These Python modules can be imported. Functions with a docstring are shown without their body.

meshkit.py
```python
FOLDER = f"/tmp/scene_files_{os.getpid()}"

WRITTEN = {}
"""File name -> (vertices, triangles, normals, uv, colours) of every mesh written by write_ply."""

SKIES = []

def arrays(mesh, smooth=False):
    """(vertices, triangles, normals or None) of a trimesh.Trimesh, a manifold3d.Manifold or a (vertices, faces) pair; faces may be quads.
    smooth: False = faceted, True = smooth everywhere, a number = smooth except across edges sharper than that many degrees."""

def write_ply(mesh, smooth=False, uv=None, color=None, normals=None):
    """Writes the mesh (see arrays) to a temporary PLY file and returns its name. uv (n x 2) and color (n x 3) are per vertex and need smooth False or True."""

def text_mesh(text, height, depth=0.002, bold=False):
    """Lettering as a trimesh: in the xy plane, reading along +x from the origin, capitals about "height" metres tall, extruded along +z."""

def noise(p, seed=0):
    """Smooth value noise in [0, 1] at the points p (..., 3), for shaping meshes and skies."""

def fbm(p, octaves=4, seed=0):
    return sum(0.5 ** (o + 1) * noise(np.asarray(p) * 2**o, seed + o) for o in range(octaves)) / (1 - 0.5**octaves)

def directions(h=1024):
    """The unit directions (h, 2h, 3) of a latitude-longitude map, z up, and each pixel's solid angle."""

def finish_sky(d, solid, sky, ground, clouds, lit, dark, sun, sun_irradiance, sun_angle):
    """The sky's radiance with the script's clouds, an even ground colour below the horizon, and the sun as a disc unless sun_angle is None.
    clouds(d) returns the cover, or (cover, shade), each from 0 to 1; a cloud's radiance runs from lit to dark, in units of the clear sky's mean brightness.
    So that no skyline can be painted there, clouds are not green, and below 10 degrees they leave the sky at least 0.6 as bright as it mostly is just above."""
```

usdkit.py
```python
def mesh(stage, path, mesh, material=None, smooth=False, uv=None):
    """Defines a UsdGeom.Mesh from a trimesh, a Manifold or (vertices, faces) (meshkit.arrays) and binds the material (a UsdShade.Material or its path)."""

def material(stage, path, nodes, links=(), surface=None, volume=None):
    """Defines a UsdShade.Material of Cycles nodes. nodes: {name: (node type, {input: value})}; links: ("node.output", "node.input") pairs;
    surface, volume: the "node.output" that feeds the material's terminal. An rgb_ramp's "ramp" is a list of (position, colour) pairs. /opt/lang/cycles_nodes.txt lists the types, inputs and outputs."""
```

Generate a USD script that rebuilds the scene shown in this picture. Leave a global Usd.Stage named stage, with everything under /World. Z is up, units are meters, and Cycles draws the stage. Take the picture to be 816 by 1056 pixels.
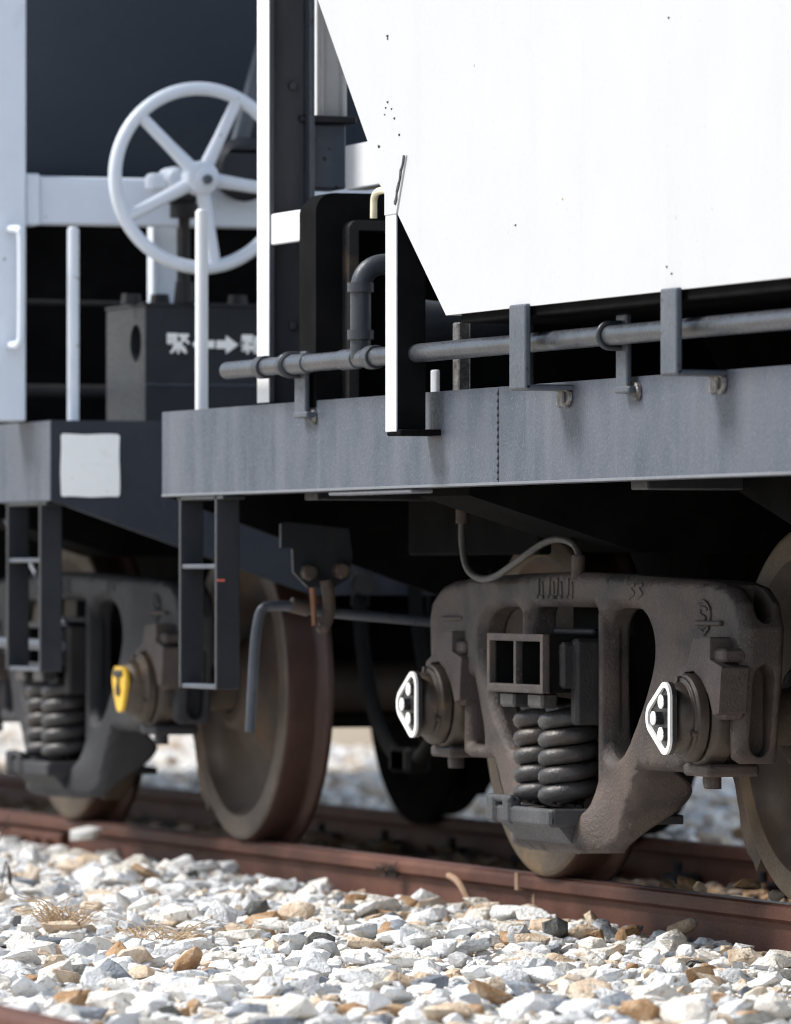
import math, random
import numpy as np, trimesh, usdkit, meshkit
from manifold3d import CrossSection, Manifold, FillRule
from shapely.geometry import Polygon, LineString, Point
from pxr import Usd, UsdGeom, UsdLux, UsdShade, Gf, Sdf, Vt

stage = Usd.Stage.CreateInMemory()
UsdGeom.SetStageUpAxis(stage, 'Z'); UsdGeom.SetStageMetersPerUnit(stage, 1.0)
UsdGeom.Xform.Define(stage, '/World'); UsdGeom.Scope.Define(stage, '/World/Looks')
rng = np.random.default_rng(7)

# ---------------------------------------------------------------- camera (x runs along the track, y away from the camera)
CAM = np.array([14.751, -5.9162, .7523]); YAW, PITCH = .3377, .0090
fw = np.array([-math.cos(YAW) * math.cos(PITCH), math.sin(YAW) * math.cos(PITCH), math.sin(PITCH)])
rt = np.array([math.sin(YAW), math.cos(YAW), 0.]); up = np.cross(rt, fw)
cam = UsdGeom.Camera.Define(stage, '/World/camera')
cam.AddTransformOp().Set(Gf.Matrix4d(*rt, 0, *up, 0, *(-fw), 0, *CAM, 1))
cam.CreateHorizontalApertureAttr(24.0); cam.CreateFocalLengthAttr(204.57)
cam.CreateFStopAttr(4.0); cam.CreateFocusDistanceAttr(14.9); cam.CreateExposureAttr(1.95)
cam.CreateClippingRangeAttr(Gf.Vec2f(.1, 2000))

# ---------------------------------------------------------------- sky and sun: bright, thinly overcast, soft light from the camera's side
SUN = np.array([-.40, -.76, .92]); SUN /= np.linalg.norm(SUN)
elev, rot = math.asin(SUN[2]), math.atan2(SUN[0], SUN[1])
usdkit.material(stage, '/World/Looks/sky', {
    'tc': ('texture_coordinate', {}), 'sky': ('sky_texture', {'sky_type': 'single_scattering', 'sun_disc': False, 'sun_elevation': elev, 'sun_rotation': rot}),
    'n': ('noise_texture', {'scale': 2.2, 'detail': 5.0, 'roughness': .55}),
    'r': ('rgb_ramp', {'ramp': [(.22, (.30, .30, .30)), (.62, (.80, .80, .80))]}),
    'm': ('mix', {'color2': (2.08, 2.26, 2.54)}), 'b': ('background_shader', {'strength': .083})},
    [('tc.generated', 'n.vector'), ('n.fac', 'r.fac'), ('r.color', 'm.fac'), ('sky.color', 'm.color1'), ('m.color', 'b.color')], surface='b.background')
dome = UsdLux.DomeLight.Define(stage, '/World/sky')
UsdShade.MaterialBindingAPI.Apply(dome.GetPrim()).Bind(UsdShade.Material.Get(stage, '/World/Looks/sky'))
sun = UsdLux.DistantLight.Define(stage, '/World/sun')
zx = np.cross([0, 0, 1.], SUN); zx /= np.linalg.norm(zx); zy = np.cross(SUN, zx)
sun.AddTransformOp().Set(Gf.Matrix4d(*zx, 0, *zy, 0, *SUN, 0, 0, 0, 20, 1))
sun.CreateIntensityAttr(.37); sun.CreateAngleAttr(20.0); sun.CreateNormalizeAttr(True); sun.CreateColorAttr(Gf.Vec3f(1, .965, .91))

# ---------------------------------------------------------------- helpers: pixels of the measured photograph -> points of the place
def ray(px, py): return fw + rt * (px - 408) / 6955.5 - up * (py - 528) / 6955.5
def onY(px, py, Y): d = ray(px, py); return CAM + d * (Y - CAM[1]) / d[1]
def onX(px, py, X): d = ray(px, py); return CAM + d * (X - CAM[0]) / d[0]
def onZ(px, py, Z): d = ray(px, py); return CAM + d * (Z - CAM[2]) / d[2]
def px_of(P):
    d = np.asarray(P, float) - CAM; z = d @ fw
    return 408 + 6955.5 * (d @ rt) / z, 528 - 6955.5 * (d @ up) / z, z

# ---------------------------------------------------------------- helpers: prims
BASE = {}; COUNT = {}
def path_for(name, parent):
    p = parent or '/World'; k = (p, name); n = COUNT.get(k, 0); COUNT[k] = n + 1
    return f'{p}/{name}' if n == 0 else f'{p}/{name}_{n:03d}'
def data(prim, **kw):
    for k, v in kw.items():
        if v: prim.SetCustomDataByKey(k, v)
def thing(name, label=None, category=None, base=(0, 0, 0), group=None, parent=None, kind=None):
    p = path_for(name, parent); x = UsdGeom.Xform.Define(stage, p)
    off = np.array(base, float) - (BASE[parent] if parent else 0)
    x.AddTranslateOp().Set(Gf.Vec3d(*map(float, off))); BASE[p] = np.array(base, float)
    data(x.GetPrim(), label=label, category=category, group=group, kind=kind); return p
def obj(name, mesh, mat, parent=None, smooth=False, **kw):
    if isinstance(mesh, list): mesh = cat(mesh)
    v, f, n = meshkit.arrays(mesh, False)
    if parent: v = v - BASE[parent]
    m = usdkit.mesh(stage, p := path_for(name, parent), trimesh.Trimesh(v, f, process=bool(smooth)), M[mat], smooth=smooth)
    data(m.GetPrim(), **kw); return p

# ---------------------------------------------------------------- helpers: shapes
def tm(m):
    if hasattr(m, 'to_mesh'):
        k = m.to_mesh(); return trimesh.Trimesh(k.vert_properties[:, :3], k.tri_verts, process=False)
    return m
def cat(ms): return trimesh.util.concatenate([tm(m) for m in ms])
def box(x0, x1, y0, y1, z0, z1, c=.003):
    x0, x1 = sorted((x0, x1)); y0, y1 = sorted((y0, y1)); z0, z1 = sorted((z0, z1))
    c = min(c, (x1 - x0) * .3, (y1 - y0) * .3, (z1 - z0) * .3)
    pts = []
    for sx in (0, 1):
        for sy in (0, 1):
            for sz in (0, 1):
                X, Y, Z = (x0, x1)[sx], (y0, y1)[sy], (z0, z1)[sz]; ix, iy, iz = X + c * (1 - 2 * sx), Y + c * (1 - 2 * sy), Z + c * (1 - 2 * sz)
                pts += [(X, iy, iz), (ix, Y, iz), (ix, iy, Z)]
    return tm(Manifold.hull_points(np.array(pts)))
def xs(outer, holes=()): return CrossSection([np.asarray(outer, float)] + [np.asarray(h, float) for h in holes], FillRule.EvenOdd)
def ring_of(poly): return np.array(poly.exterior.coords)[:-1]
def rounded(pts, r): return ring_of(Polygon(pts).buffer(-r).buffer(2 * r).buffer(-r))
def rnd(pts, r): return ring_of(Polygon(pts).buffer(-r).buffer(r, quad_segs=6))
def exXZ(c, y0, y1):       # cross section in (x, z) pushed along y
    c = c if isinstance(c, CrossSection) else xs(c)
    return c.extrude(y1 - y0).transform(np.array([[1, 0, 0, 0], [0, 0, -1, y1], [0, 1, 0, 0]], float))
def exYZ(c, x0, x1):       # cross section in (y, z) pushed along x
    c = c if isinstance(c, CrossSection) else xs(c)
    return c.extrude(x1 - x0).transform(np.array([[0, 0, 1, x0], [1, 0, 0, 0], [0, 1, 0, 0]], float))
def latheY(prof, cx, cz, n=64):   # profile of (radius, y) turned about an axis along y
    prof = np.array(prof, float); k = len(prof); t = np.linspace(0, 2 * np.pi, n, endpoint=False)
    v = np.stack([cx + prof[:, 0] * np.cos(t)[:, None], np.broadcast_to(prof[:, 1], (n, k)), cz + prof[:, 0] * np.sin(t)[:, None]], -1).reshape(-1, 3)
    f = []
    for i in range(n):
        a, b = i * k, (i + 1) % n * k
        for j in range(k - 1): f += [(a + j, a + j + 1, b + j + 1), (a + j, b + j + 1, b + j)]
    m = trimesh.Trimesh(v, np.array(f), process=False); m.merge_vertices(); m.update_faces(m.nondegenerate_faces()); m.fix_normals(); return m
def latheX(prof, x, cy, cz, n=40):  # profile of (radius, x) about an axis along x
    m = latheY(prof, 0, 0, n); m.apply_transform(np.array([[0, 1, 0, x], [1, 0, 0, cy], [0, 0, 1, cz], [0, 0, 0, 1.]])); m.fix_normals(); return m
def tube(pts, r, n=12, cap=True):
    P = np.array(pts, float); T = np.gradient(P, axis=0); T /= np.linalg.norm(T, axis=1)[:, None]
    R = np.broadcast_to(r, len(P)); u = np.cross(T[0], [0, 0, 1.] if abs(T[0][2]) < .9 else [1., 0, 0]); u /= np.linalg.norm(u)
    a = np.linspace(0, 2 * np.pi, n, endpoint=False); V = []
    for i in range(len(P)):
        u = u - T[i] * (u @ T[i]); u /= np.linalg.norm(u); w = np.cross(T[i], u)
        V.append(P[i] + R[i] * (np.cos(a)[:, None] * u + np.sin(a)[:, None] * w))
    V = np.vstack(V); F = []
    for i in range(len(P) - 1):
        for j in range(n):
            k = (j + 1) % n; F += [(i * n + j, i * n + k, (i + 1) * n + k), (i * n + j, (i + 1) * n + k, (i + 1) * n + j)]
    if cap:
        V = np.vstack([V, P[0], P[-1]]); a0, b0 = len(V) - 2, len(V) - 1; l = (len(P) - 1) * n
        for j in range(n): k = (j + 1) % n; F += [(a0, k, j), (b0, l + j, l + k)]
    return trimesh.Trimesh(V, np.array(F), process=False)
def rod(a, b, r, n=14): return tube([a, b], r, n)
def smooth_path(pts, k=8, rad=.4):
    P = [np.array(p, float) for p in pts]; out = [P[0]]
    for i in range(1, len(P) - 1):
        a, b = P[i] + (P[i - 1] - P[i]) * rad, P[i] + (P[i + 1] - P[i]) * rad
        for t in np.linspace(0, 1, k): out.append((1 - t) ** 2 * a + 2 * t * (1 - t) * P[i] + t * t * b)
    return np.array(out + [P[-1]])
def torusX(x, cy, cz, R, r, n=72, k=14):
    a = np.linspace(0, 2 * np.pi, k, endpoint=False); return latheX([(R + r * math.cos(t), r * math.sin(t)) for t in np.append(a, a[0])], x, cy, cz, n)
def ringalongX(x0, x1, cy, cz, r0, r1, n=28): return latheX([(r0, x0), (r1 - .002, x0), (r1, x0 + .002), (r1, x1 - .002), (r1 - .002, x1), (r0, x1)], 0, cy, cz, n)
def hexbolt(x, y0, y1, z, r): return exXZ([(x + r * math.cos(a), z + r * math.sin(a)) for a in np.arange(6) * math.pi / 3], y0, y1)

# ---------------------------------------------------------------- materials
M = {}
def look(name, cols, scale=6., rough=.55, metallic=0., bump=.2, bscale=90., stretch=(1, 1, 1), bevel=0., spec=.5, spots=None, spot_scale=30., spot_at=(.62, .68), second=None, bdist=.004):
    """cols: ramp of colours over a noise; second: (colour, scale, stretch, lo, hi) a second layer of wear; spots: a colour of small chips."""
    nodes = {'g': ('geometry', {}), 'mp': ('mapping', {'scale': stretch}), 'n': ('noise_texture', {'scale': scale, 'detail': 7.0, 'roughness': .62}),
             'r': ('rgb_ramp', {'ramp': [(.3 + .4 * i / max(1, len(cols) - 1), c) for i, c in enumerate(cols)]}),
             'bn': ('noise_texture', {'scale': bscale, 'detail': 4.0, 'roughness': .6}), 'bp': ('bump', {'strength': bump, 'distance': bdist}),
             'rr': ('map_range', {'value': .5, 'from_min': .3, 'from_max': .7, 'to_min': max(rough - .12, .05), 'to_max': min(rough + .12, 1.)}),
             'p': ('principled_bsdf', {'metallic': metallic, 'specular_ior_level': spec})}
    links = [('g.position', 'mp.vector'), ('mp.vector', 'n.vector'), ('n.fac', 'r.fac'), ('g.position', 'bn.vector'), ('bn.fac', 'bp.height'), ('bp.normal', 'p.normal'), ('bn.fac', 'rr.value'), ('rr.result', 'p.roughness')]
    last = 'r.color'
    if second:
        c, s, st, lo, hi = second
        nodes |= {'mp2': ('mapping', {'scale': st, 'location': (3.1, 1.7, .4)}), 'n2': ('noise_texture', {'scale': s, 'detail': 6.0, 'roughness': .6}), 'r2': ('rgb_ramp', {'ramp': [(lo, (0, 0, 0)), (hi, (1, 1, 1))]}), 'm2': ('mix', {'color2': c})}
        links += [('g.position', 'mp2.vector'), ('mp2.vector', 'n2.vector'), ('n2.fac', 'r2.fac'), ('r2.color', 'm2.fac'), (last, 'm2.color1')]; last = 'm2.color'
    if spots:
        nodes |= {'n3': ('noise_texture', {'scale': spot_scale, 'detail': 3.0, 'roughness': .5}), 'r3': ('rgb_ramp', {'ramp': [(spot_at[0], (0, 0, 0)), (spot_at[1], (1, 1, 1))]}), 'm3': ('mix', {'color2': spots})}
        links += [('g.position', 'n3.vector'), ('n3.fac', 'r3.fac'), ('r3.color', 'm3.fac'), (last, 'm3.color1')]; last = 'm3.color'
    links.append((last, 'p.base_color'))
    if bevel:
        nodes['bv'] = ('bevel', {'radius': bevel, 'samples': 4}); links.append(('bv.bevel', 'bp.normal'))
    M[name] = usdkit.material(stage, f'/World/Looks/{name}', nodes, links, surface='p.BSDF')

look('sill_paint', [(0.0365, 0.0463, 0.0671), (0.0524, 0.0651, 0.0883), (0.0699, 0.0806, 0.1059), (0.0779, 0.0857, 0.1041)], 7, .5, 0, .3, 130, (1, 1, .45), second=((.118, .130, .155), 4, (2.4, 2.4, .14), .52, .85), spots=(.145, .145, .155), spot_scale=170, spot_at=(.60, .72))
look('sill_paint_light', [(.13, .14, .16), (.17, .18, .20)], 3, .5, 0, .15, 120, (1, 1, .35), second=((.22, .22, .23), 14, (2.2, 2.2, .12), .55, .8))
look('dark_paint', [(.013, .0145, .018), (.019, .021, .0255), (.026, .028, .033)], 5, .45, 0, .2, 110, bevel=.003, second=((.036, .033, .031), 9, (1, 1, .4), .6, .85), spec=0.35)
look('navy_paint', [(0.013, 0.0166, 0.0238), (0.0173, 0.0216, 0.0301), (0.0216, 0.0266, 0.035)], 3, .5, 0, .12, 90, second=((.036, .042, .053), 7, (1, 1, .25), .58, .85))
look('slope_paint', [(0.0475, 0.0651, 0.0978), (0.0589, 0.0798, 0.1173)], 1.6, .6, 0, .1, 60, second=((.075, .088, .112), 3, (1, 1, .3), .5, .8))
look('shade_black_paint', [(.004, .004, .0045), (.007, .007, .0075), (.011, .0105, .011)], 6, 0.9, 0, .2, 120, bevel=.003, spec=.04)  # black paint, deepened so the shade under the wagons sits in the colour
look('post_grey', [(.036, .038, .046), (.050, .053, .062), (.068, .070, .080)], 5, .5, 0, .2, 110, (1, 1, .4), bevel=.002, second=((.085, .088, .098), 6, (1, 1, .2), .55, .8))
look('frame_grey', [(.065, .080, .108), (.085, .102, .135), (.11, .128, .16)], 5, .45, 0, .15, 110, bevel=.002, spots=(.02, .02, .024), spot_scale=38, spot_at=(.64, .68))
look('white_paint', [(0.4898, 0.496, 0.5084), (0.5146, 0.5208, 0.5301)], 4, .42, 0, .1, 70, bdist=.003, second=((.47, .475, .485), 5, (1.5, 1.5, .2), .55, .85), spots=(.22, .17, .13), spot_scale=21, spot_at=(.775, .79))
look('white_trim', [(.74, .755, .78), (.82, .83, .85)], 6, .4, 0, .1, 80, second=((.60, .61, .63), 11, (1, 1, .4), .63, .8), spots=(.10, .085, .08), spot_scale=45, spot_at=(.73, .75), bevel=.002)
look('pale_trim', [(.64, .69, .765), (.70, .75, .82)], 6, .4, 0, .1, 80, second=((.52, .55, .60), 9, (1, 1, .4), .60, .85), spots=(.20, .17, .15), spot_scale=40, spot_at=(.72, .77), bevel=.002, spec=.4)
look('stencil_white', [(.88, .875, .85), (.92, .915, .90)], 60, .6, 0, .1, 80, spots=(.62, .55, .44), spot_scale=40, spot_at=(.66, .8))
look('pipe_grey', [(0.0396, 0.0434, 0.0517), (0.0561, 0.0616, 0.0714), (0.0759, 0.0819, 0.0912)], 6, .33, .3, .12, 100, second=((.075, .062, .055), 9, (1, 1, 1), .6, .75))
look('pipe_dark', [(.026, .030, .037), (.040, .045, .053)], 8, .42, .1, .2, 120)
look('bracket_grey', [(.052, .062, .080), (.068, .079, .098), (.09, .10, .118)], 8, .45, .1, .2, 110, bevel=.003, spots=(.04, .04, .045), spot_scale=60, spot_at=(.62, .68))
look('weld', [(.05, .045, .045), (.16, .15, .145), (.30, .29, .28)], 45, .35, .4, .6, 130, bdist=.006)
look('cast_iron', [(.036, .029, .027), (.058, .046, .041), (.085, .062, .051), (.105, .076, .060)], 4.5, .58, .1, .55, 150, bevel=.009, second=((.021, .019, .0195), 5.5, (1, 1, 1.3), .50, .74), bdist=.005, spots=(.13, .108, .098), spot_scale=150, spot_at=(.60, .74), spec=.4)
look('adapter', [(0.051, 0.0392, 0.036), (0.0714, 0.056, 0.0518), (0.0986, 0.0784, 0.072)], 7, .6, .1, .5, 150, bevel=.006, bdist=.005, spec=.35, second=((.05, .038, .034), 6, (1, 1, 1), .55, .75))
look('seat_grey', [(.038, .039, .042), (.056, .056, .060), (.080, .080, .084)], 6, .5, .1, .5, 150, bevel=.006, bdist=.005, spec=.35, second=((.085, .062, .045), 5, (1, 1, 1), .58, .78))
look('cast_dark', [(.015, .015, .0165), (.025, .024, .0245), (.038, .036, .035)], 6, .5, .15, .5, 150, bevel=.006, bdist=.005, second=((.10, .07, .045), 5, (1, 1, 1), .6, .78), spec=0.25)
look('cast_grey', [(0.0246, 0.0246, 0.0283), (0.0341, 0.0341, 0.0378), (0.045, 0.0443, 0.0486)], 5, .6, .1, .5, 150, bevel=.009, bdist=.005, spec=0.3)
look('spring_steel', [(0.0234, 0.0225, 0.0234), (0.0414, 0.0387, 0.0378), (0.072, 0.0666, 0.0648)], 18, .42, .2, .5, 140, bdist=.004, second=((.052, .036, .027), 8, (1, 1, 1), .50, .72))
look('bearing', [(0.0374, 0.028, 0.0221), (0.0541, 0.041, 0.0326), (0.078, 0.06, 0.0461)], 14, .45, .25, .35, 150, bevel=.003, bdist=.003, second=((.13, .085, .045), 7, (1, 1, 1), .56, .74))
look('bolster_shade', [(.005, .005, .005), (.008, .0078, .0075), (.013, .012, .0115)], 8, 0.95, 0, .4, 120, spec=.04)  # bolster body: deep shade behind the side frame put into its colour
look('wheel_disc', [(0.0536, 0.0418, 0.035), (0.0759, 0.0595, 0.0486), (0.1027, 0.0783, 0.0603)], 5, .6, .1, .4, 120, bdist=.003, second=((.15, .075, .036), 4, (1, 1, 1), .54, .78), spec=0.25)
look('wheel_rim', [(0.076, 0.0522, 0.0314), (0.1045, 0.0722, 0.0437), (0.1377, 0.0988, 0.0627)], 7, .55, .15, .3, 140, bdist=.002, second=((.20, .12, .05), 6, (1, 1, 1), .55, .75))
look('wheel_rim_grey', [(0.0619, 0.0462, 0.0351), (0.09, 0.0672, 0.0507), (0.1237, 0.0892, 0.0663)], 7, .55, .15, .3, 140, bdist=.002, second=((.13, .075, .04), 5, (1, 1, 1), .58, .78))
look('far_wheel_shade', [(.006, .0055, .005), (.010, .009, .0085), (.015, .013, .012)], 6, 0.95, 0, .3, 120, spec=.04)  # far wheels and shoes: shade under the wagon painted in as near-black
look('wheel_tread', [(0.0391, 0.0195, 0.0148), (0.0577, 0.0287, 0.0213), (0.079, 0.0416, 0.0303)], 4, .42, .3, .15, 90, bdist=.002)
look('rail_rust', [(0.0732, 0.0297, 0.0189), (0.1101, 0.0442, 0.0279), (0.1467, 0.0634, 0.0391)], 5, .6, .1, .5, 160, (1, 1, 1), bdist=.003, second=((.20, .095, .045), 2.4, (.6, 1, 1), .60, .76), spec=0.3)
look('rail_top', [(0.1738, 0.0969, 0.0907), (0.2273, 0.1347, 0.1276)], 4, .38, .4, .15, 120, (.3, 1, 1), bdist=.002)
look('rust_pale', [(.26, .15, .09), (.36, .23, .15)], 20, .8)
look('rubber', [(0.045, 0.042, 0.039), (0.072, 0.066, 0.06)], 20, .5)
look('rubber_black', [(.005, .005, .005), (.009, .0088, .0085)], 20, .85, spec=.06)
look('copper', [(.30, .13, .07), (.20, .10, .06)], 12, .45, .4)
look('yellow_paint', [(.70, .42, .025), (.80, .52, .05)], 12, .45, spots=(.30, .2, .05), spot_scale=60)
look('cap_black', [(.012, .012, .013), (.025, .024, .024)], 30, .45)
look('cap_white', [(.82, .81, .78), (.88, .87, .85)], 30, .45)
look('cream', [(.78, .72, .50), (.84, .78, .58)], 30, .5)
look('red_mark', [(.55, .10, .08), (.65, .16, .12)], 30, .5)
look('dry_straw', [(.36, .25, .15), (.50, .36, .22)], 30, .8, 0, 0)
look('dark_stem', [(.035, .025, .02), (.06, .045, .035)], 30, .8, 0, 0)
look('leaf_green', [(.10, .15, .03), (.17, .22, .05), (.24, .26, .07)], 8, .6, 0, 0)
look('gravel_bed', [(.34, .31, .27), (.46, .42, .36), (.58, .54, .48)], 38, .9, 0, .8, 60, bdist=.02, spots=(.20, .15, .10), spot_scale=24, spot_at=(.55, .62))
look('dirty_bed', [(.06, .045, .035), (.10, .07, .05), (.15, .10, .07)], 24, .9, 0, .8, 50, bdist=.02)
look('earth', [(.20, .155, .105), (.28, .22, .15), (.36, .29, .21)], 1.4, .9, 0, .6, 12, bdist=.03, second=((.20, .20, .08), .9, (1, 1, 1), .6, .7))
STONE = {'stone_white': [(.64, .64, .63), (.76, .76, .75), (.82, .82, .815)], 'stone_cream': [(.62, .56, .48), (.74, .70, .63), (.80, .78, .73)], 'stone_grey': [(.40, .41, .415), (.54, .545, .545), (.62, .62, .615)],
         'stone_blue': [(.13, .145, .17), (.21, .23, .26), (.30, .32, .345)], 'stone_tan': [(.42, .30, .19), (.60, .47, .34), (.72, .64, .53)], 'stone_orange': [(.22, .12, .05), (.36, .21, .10), (.58, .46, .33)],
         'stone_dark': [(.055, .055, .05), (.095, .095, .085), (.15, .15, .135)]}
for k, c in STONE.items():
    look(k, c, 14, .8, 0, .9, 85, bdist=.010, bevel=.006, second=((.52, .38, .24) if k in ('stone_white', 'stone_cream') else (.45, .43, .40), 16, (1, 1, 2.5), .60, .72), spots=(.22, .18, .14), spot_scale=55, spot_at=(.62, .72))
for k, c in {'stone_rusty': [(.10, .055, .03), (.17, .10, .055), (.26, .17, .10)], 'stone_soot': [(.04, .032, .027), (.07, .055, .045), (.12, .09, .07)]}.items(): look(k, c, 22, .85, 0, .5, 110, bdist=.006)

# ---------------------------------------------------------------- ground and ballast
def zb(x, y):
    """height of the ballast's bed"""
    x, y = np.asarray(x, float), np.asarray(y, float)
    p = np.stack([x * 1.7, y * 1.7, 0 * x], -1)
    return -.122 + .045 * (meshkit.fbm(p, 3, 5) - .5) + .022 * np.clip((-x - 2) / 4, 0, 1) - .012 * ((y > .06) & (y < 1.07))
gs = 60.
ground_v = [(-400, -200, -.34), (60, -200, -.34), (60, 500, -.34), (-400, 500, -.34)]
obj('ground', (np.array(ground_v, float), np.array([[0, 1, 2], [0, 2, 3]])), 'earth', kind='structure', label='pale sandy earth spreading away behind and beside the tracks')
def sheet(x0, x1, y0, y1, nx, ny):
    X, Y = np.meshgrid(np.linspace(x0, x1, nx), np.linspace(y0, y1, ny), indexing='ij'); Z = zb(X, Y)
    Z = np.where((Y <= y0 + 1e-6) | (Y >= y1 - 1e-6), -.36, Z)
    i = np.arange(nx * ny).reshape(nx, ny); q = np.stack([i[:-1, :-1], i[1:, :-1], i[1:, 1:], i[:-1, 1:]], -1).reshape(-1, 4)
    return np.stack([X, Y, Z], -1).reshape(-1, 3), np.vstack([q[:, [0, 1, 2]], q[:, [0, 2, 3]]])
bed = thing('ballast', 'bed of pale crushed stone lying along and between the rails', kind='structure')
obj('bed_surface', sheet(-42, 9, -4.6, .04, 300, 60), 'gravel_bed', bed, smooth=True)
obj('bed_surface', sheet(-42, 9, 1.10, 4.6, 200, 30), 'gravel_bed', bed, smooth=True)
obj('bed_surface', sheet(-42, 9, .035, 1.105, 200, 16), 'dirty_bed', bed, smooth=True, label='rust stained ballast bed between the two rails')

def stone_mesh(k):
    r = np.random.default_rng(k); n = int(r.integers(15, 27))
    d = r.normal(size=(n, 3)); d /= np.linalg.norm(d, axis=1)[:, None]
    d = np.sign(d) * np.abs(d) ** .8
    s = np.array([1, r.uniform(.5, .9), r.uniform(.26, .56)])
    h = trimesh.convex.convex_hull(d * r.uniform(.78, 1.05, (n, 1)) * s); return np.array(h.vertices), np.array(h.faces)
def scatter(x0, x1, y0, y1, step, amed, spread, lift, margin, seed, keep=None):
    r = np.random.default_rng(seed)
    X, Y = np.meshgrid(np.arange(x0, x1, step), np.arange(y0, y1, step), indexing='ij'); X, Y = X.ravel(), Y.ravel()
    X = X + r.uniform(-.5, .5, len(X)) * step; Y = Y + r.uniform(-.5, .5, len(Y)) * step
    d = np.stack([X, Y, 0 * X - .1], 1) - CAM; z = d @ fw; u = 408 + 6955.5 * (d @ rt) / z
    ok = (u > -margin) & (u < 816 + margin) & (d @ fw > 3)
    X, Y = X[ok], Y[ok]; a = np.clip(amed * np.exp(spread * r.normal(size=len(X))), amed * .5, amed * 2.2)
    Z = zb(X, Y) + a * lift; return np.stack([X, Y, Z], 1), a, r
def quats(n, r):
    ang = r.uniform(0, 2 * np.pi, n); tilt = r.normal(0, .36, n); ax = r.uniform(0, 2 * np.pi, n)
    qz = np.stack([np.cos(ang / 2), 0 * ang, 0 * ang, np.sin(ang / 2)], 1); qt = np.stack([np.cos(tilt / 2), np.sin(tilt / 2) * np.cos(ax), np.sin(tilt / 2) * np.sin(ax), 0 * tilt], 1)
    w1, x1, y1, z1 = qt.T; w2, x2, y2, z2 = qz.T
    return np.stack([w1*w2 - x1*x2 - y1*y2 - z1*z2, w1*x2 + x1*w2 + y1*z2 - z1*y2, w1*y2 - x1*z2 + y1*w2 + z1*x2, w1*z2 + x1*y2 - y1*x2 + z1*w2], 1)
def rotm(q):
    w, x, y, z = q
    return np.array([[1-2*(y*y+z*z), 2*(x*y-z*w), 2*(x*z+y*w)], [2*(x*y+z*w), 1-2*(x*x+z*z), 2*(y*z-x*w)], [2*(x*z-y*w), 2*(y*z+x*w), 1-2*(x*x+y*y)]])
def instancer(name, mats, probs, P, A, Q, r, shapes, label=None):
    p = path_for(name, bed); pi = UsdGeom.PointInstancer.Define(stage, p); data(pi.GetPrim(), kind='stuff', label=label)
    targets = []
    for m in mats:
        for s in range(shapes):
            v, f = stone_mesh(1000 + 37 * s + len(m)); q = f'{p}/{m}_{s:03d}' if s else f'{p}/{m}'
            usdkit.mesh(stage, q, (v, f), M[m]); targets.append(Sdf.Path(q))
    idx = r.choice(len(mats), len(P), p=probs) * shapes + r.integers(0, shapes, len(P))
    pi.CreatePrototypesRel().SetTargets(targets); pi.CreateProtoIndicesAttr(Vt.IntArray.FromNumpy(idx.astype(np.int32)))
    pi.CreatePositionsAttr(Vt.Vec3fArray.FromNumpy(P.astype(np.float32))); pi.CreateScalesAttr(Vt.Vec3fArray.FromNumpy(np.repeat(A[:, None], 3, 1).astype(np.float32)))
    pi.CreateOrientationsAttr(Vt.QuathArray([Gf.Quath(float(a), float(b), float(c), float(d)) for a, b, c, d in Q]))
names = list(STONE); probs = np.array([.37, .24, .15, .05, .12, .05, .02])
P1, A1, r1 = scatter(-11, 6.2, -3.6, -.055, .029, .0170, .36, .30, 190, 11)
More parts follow.
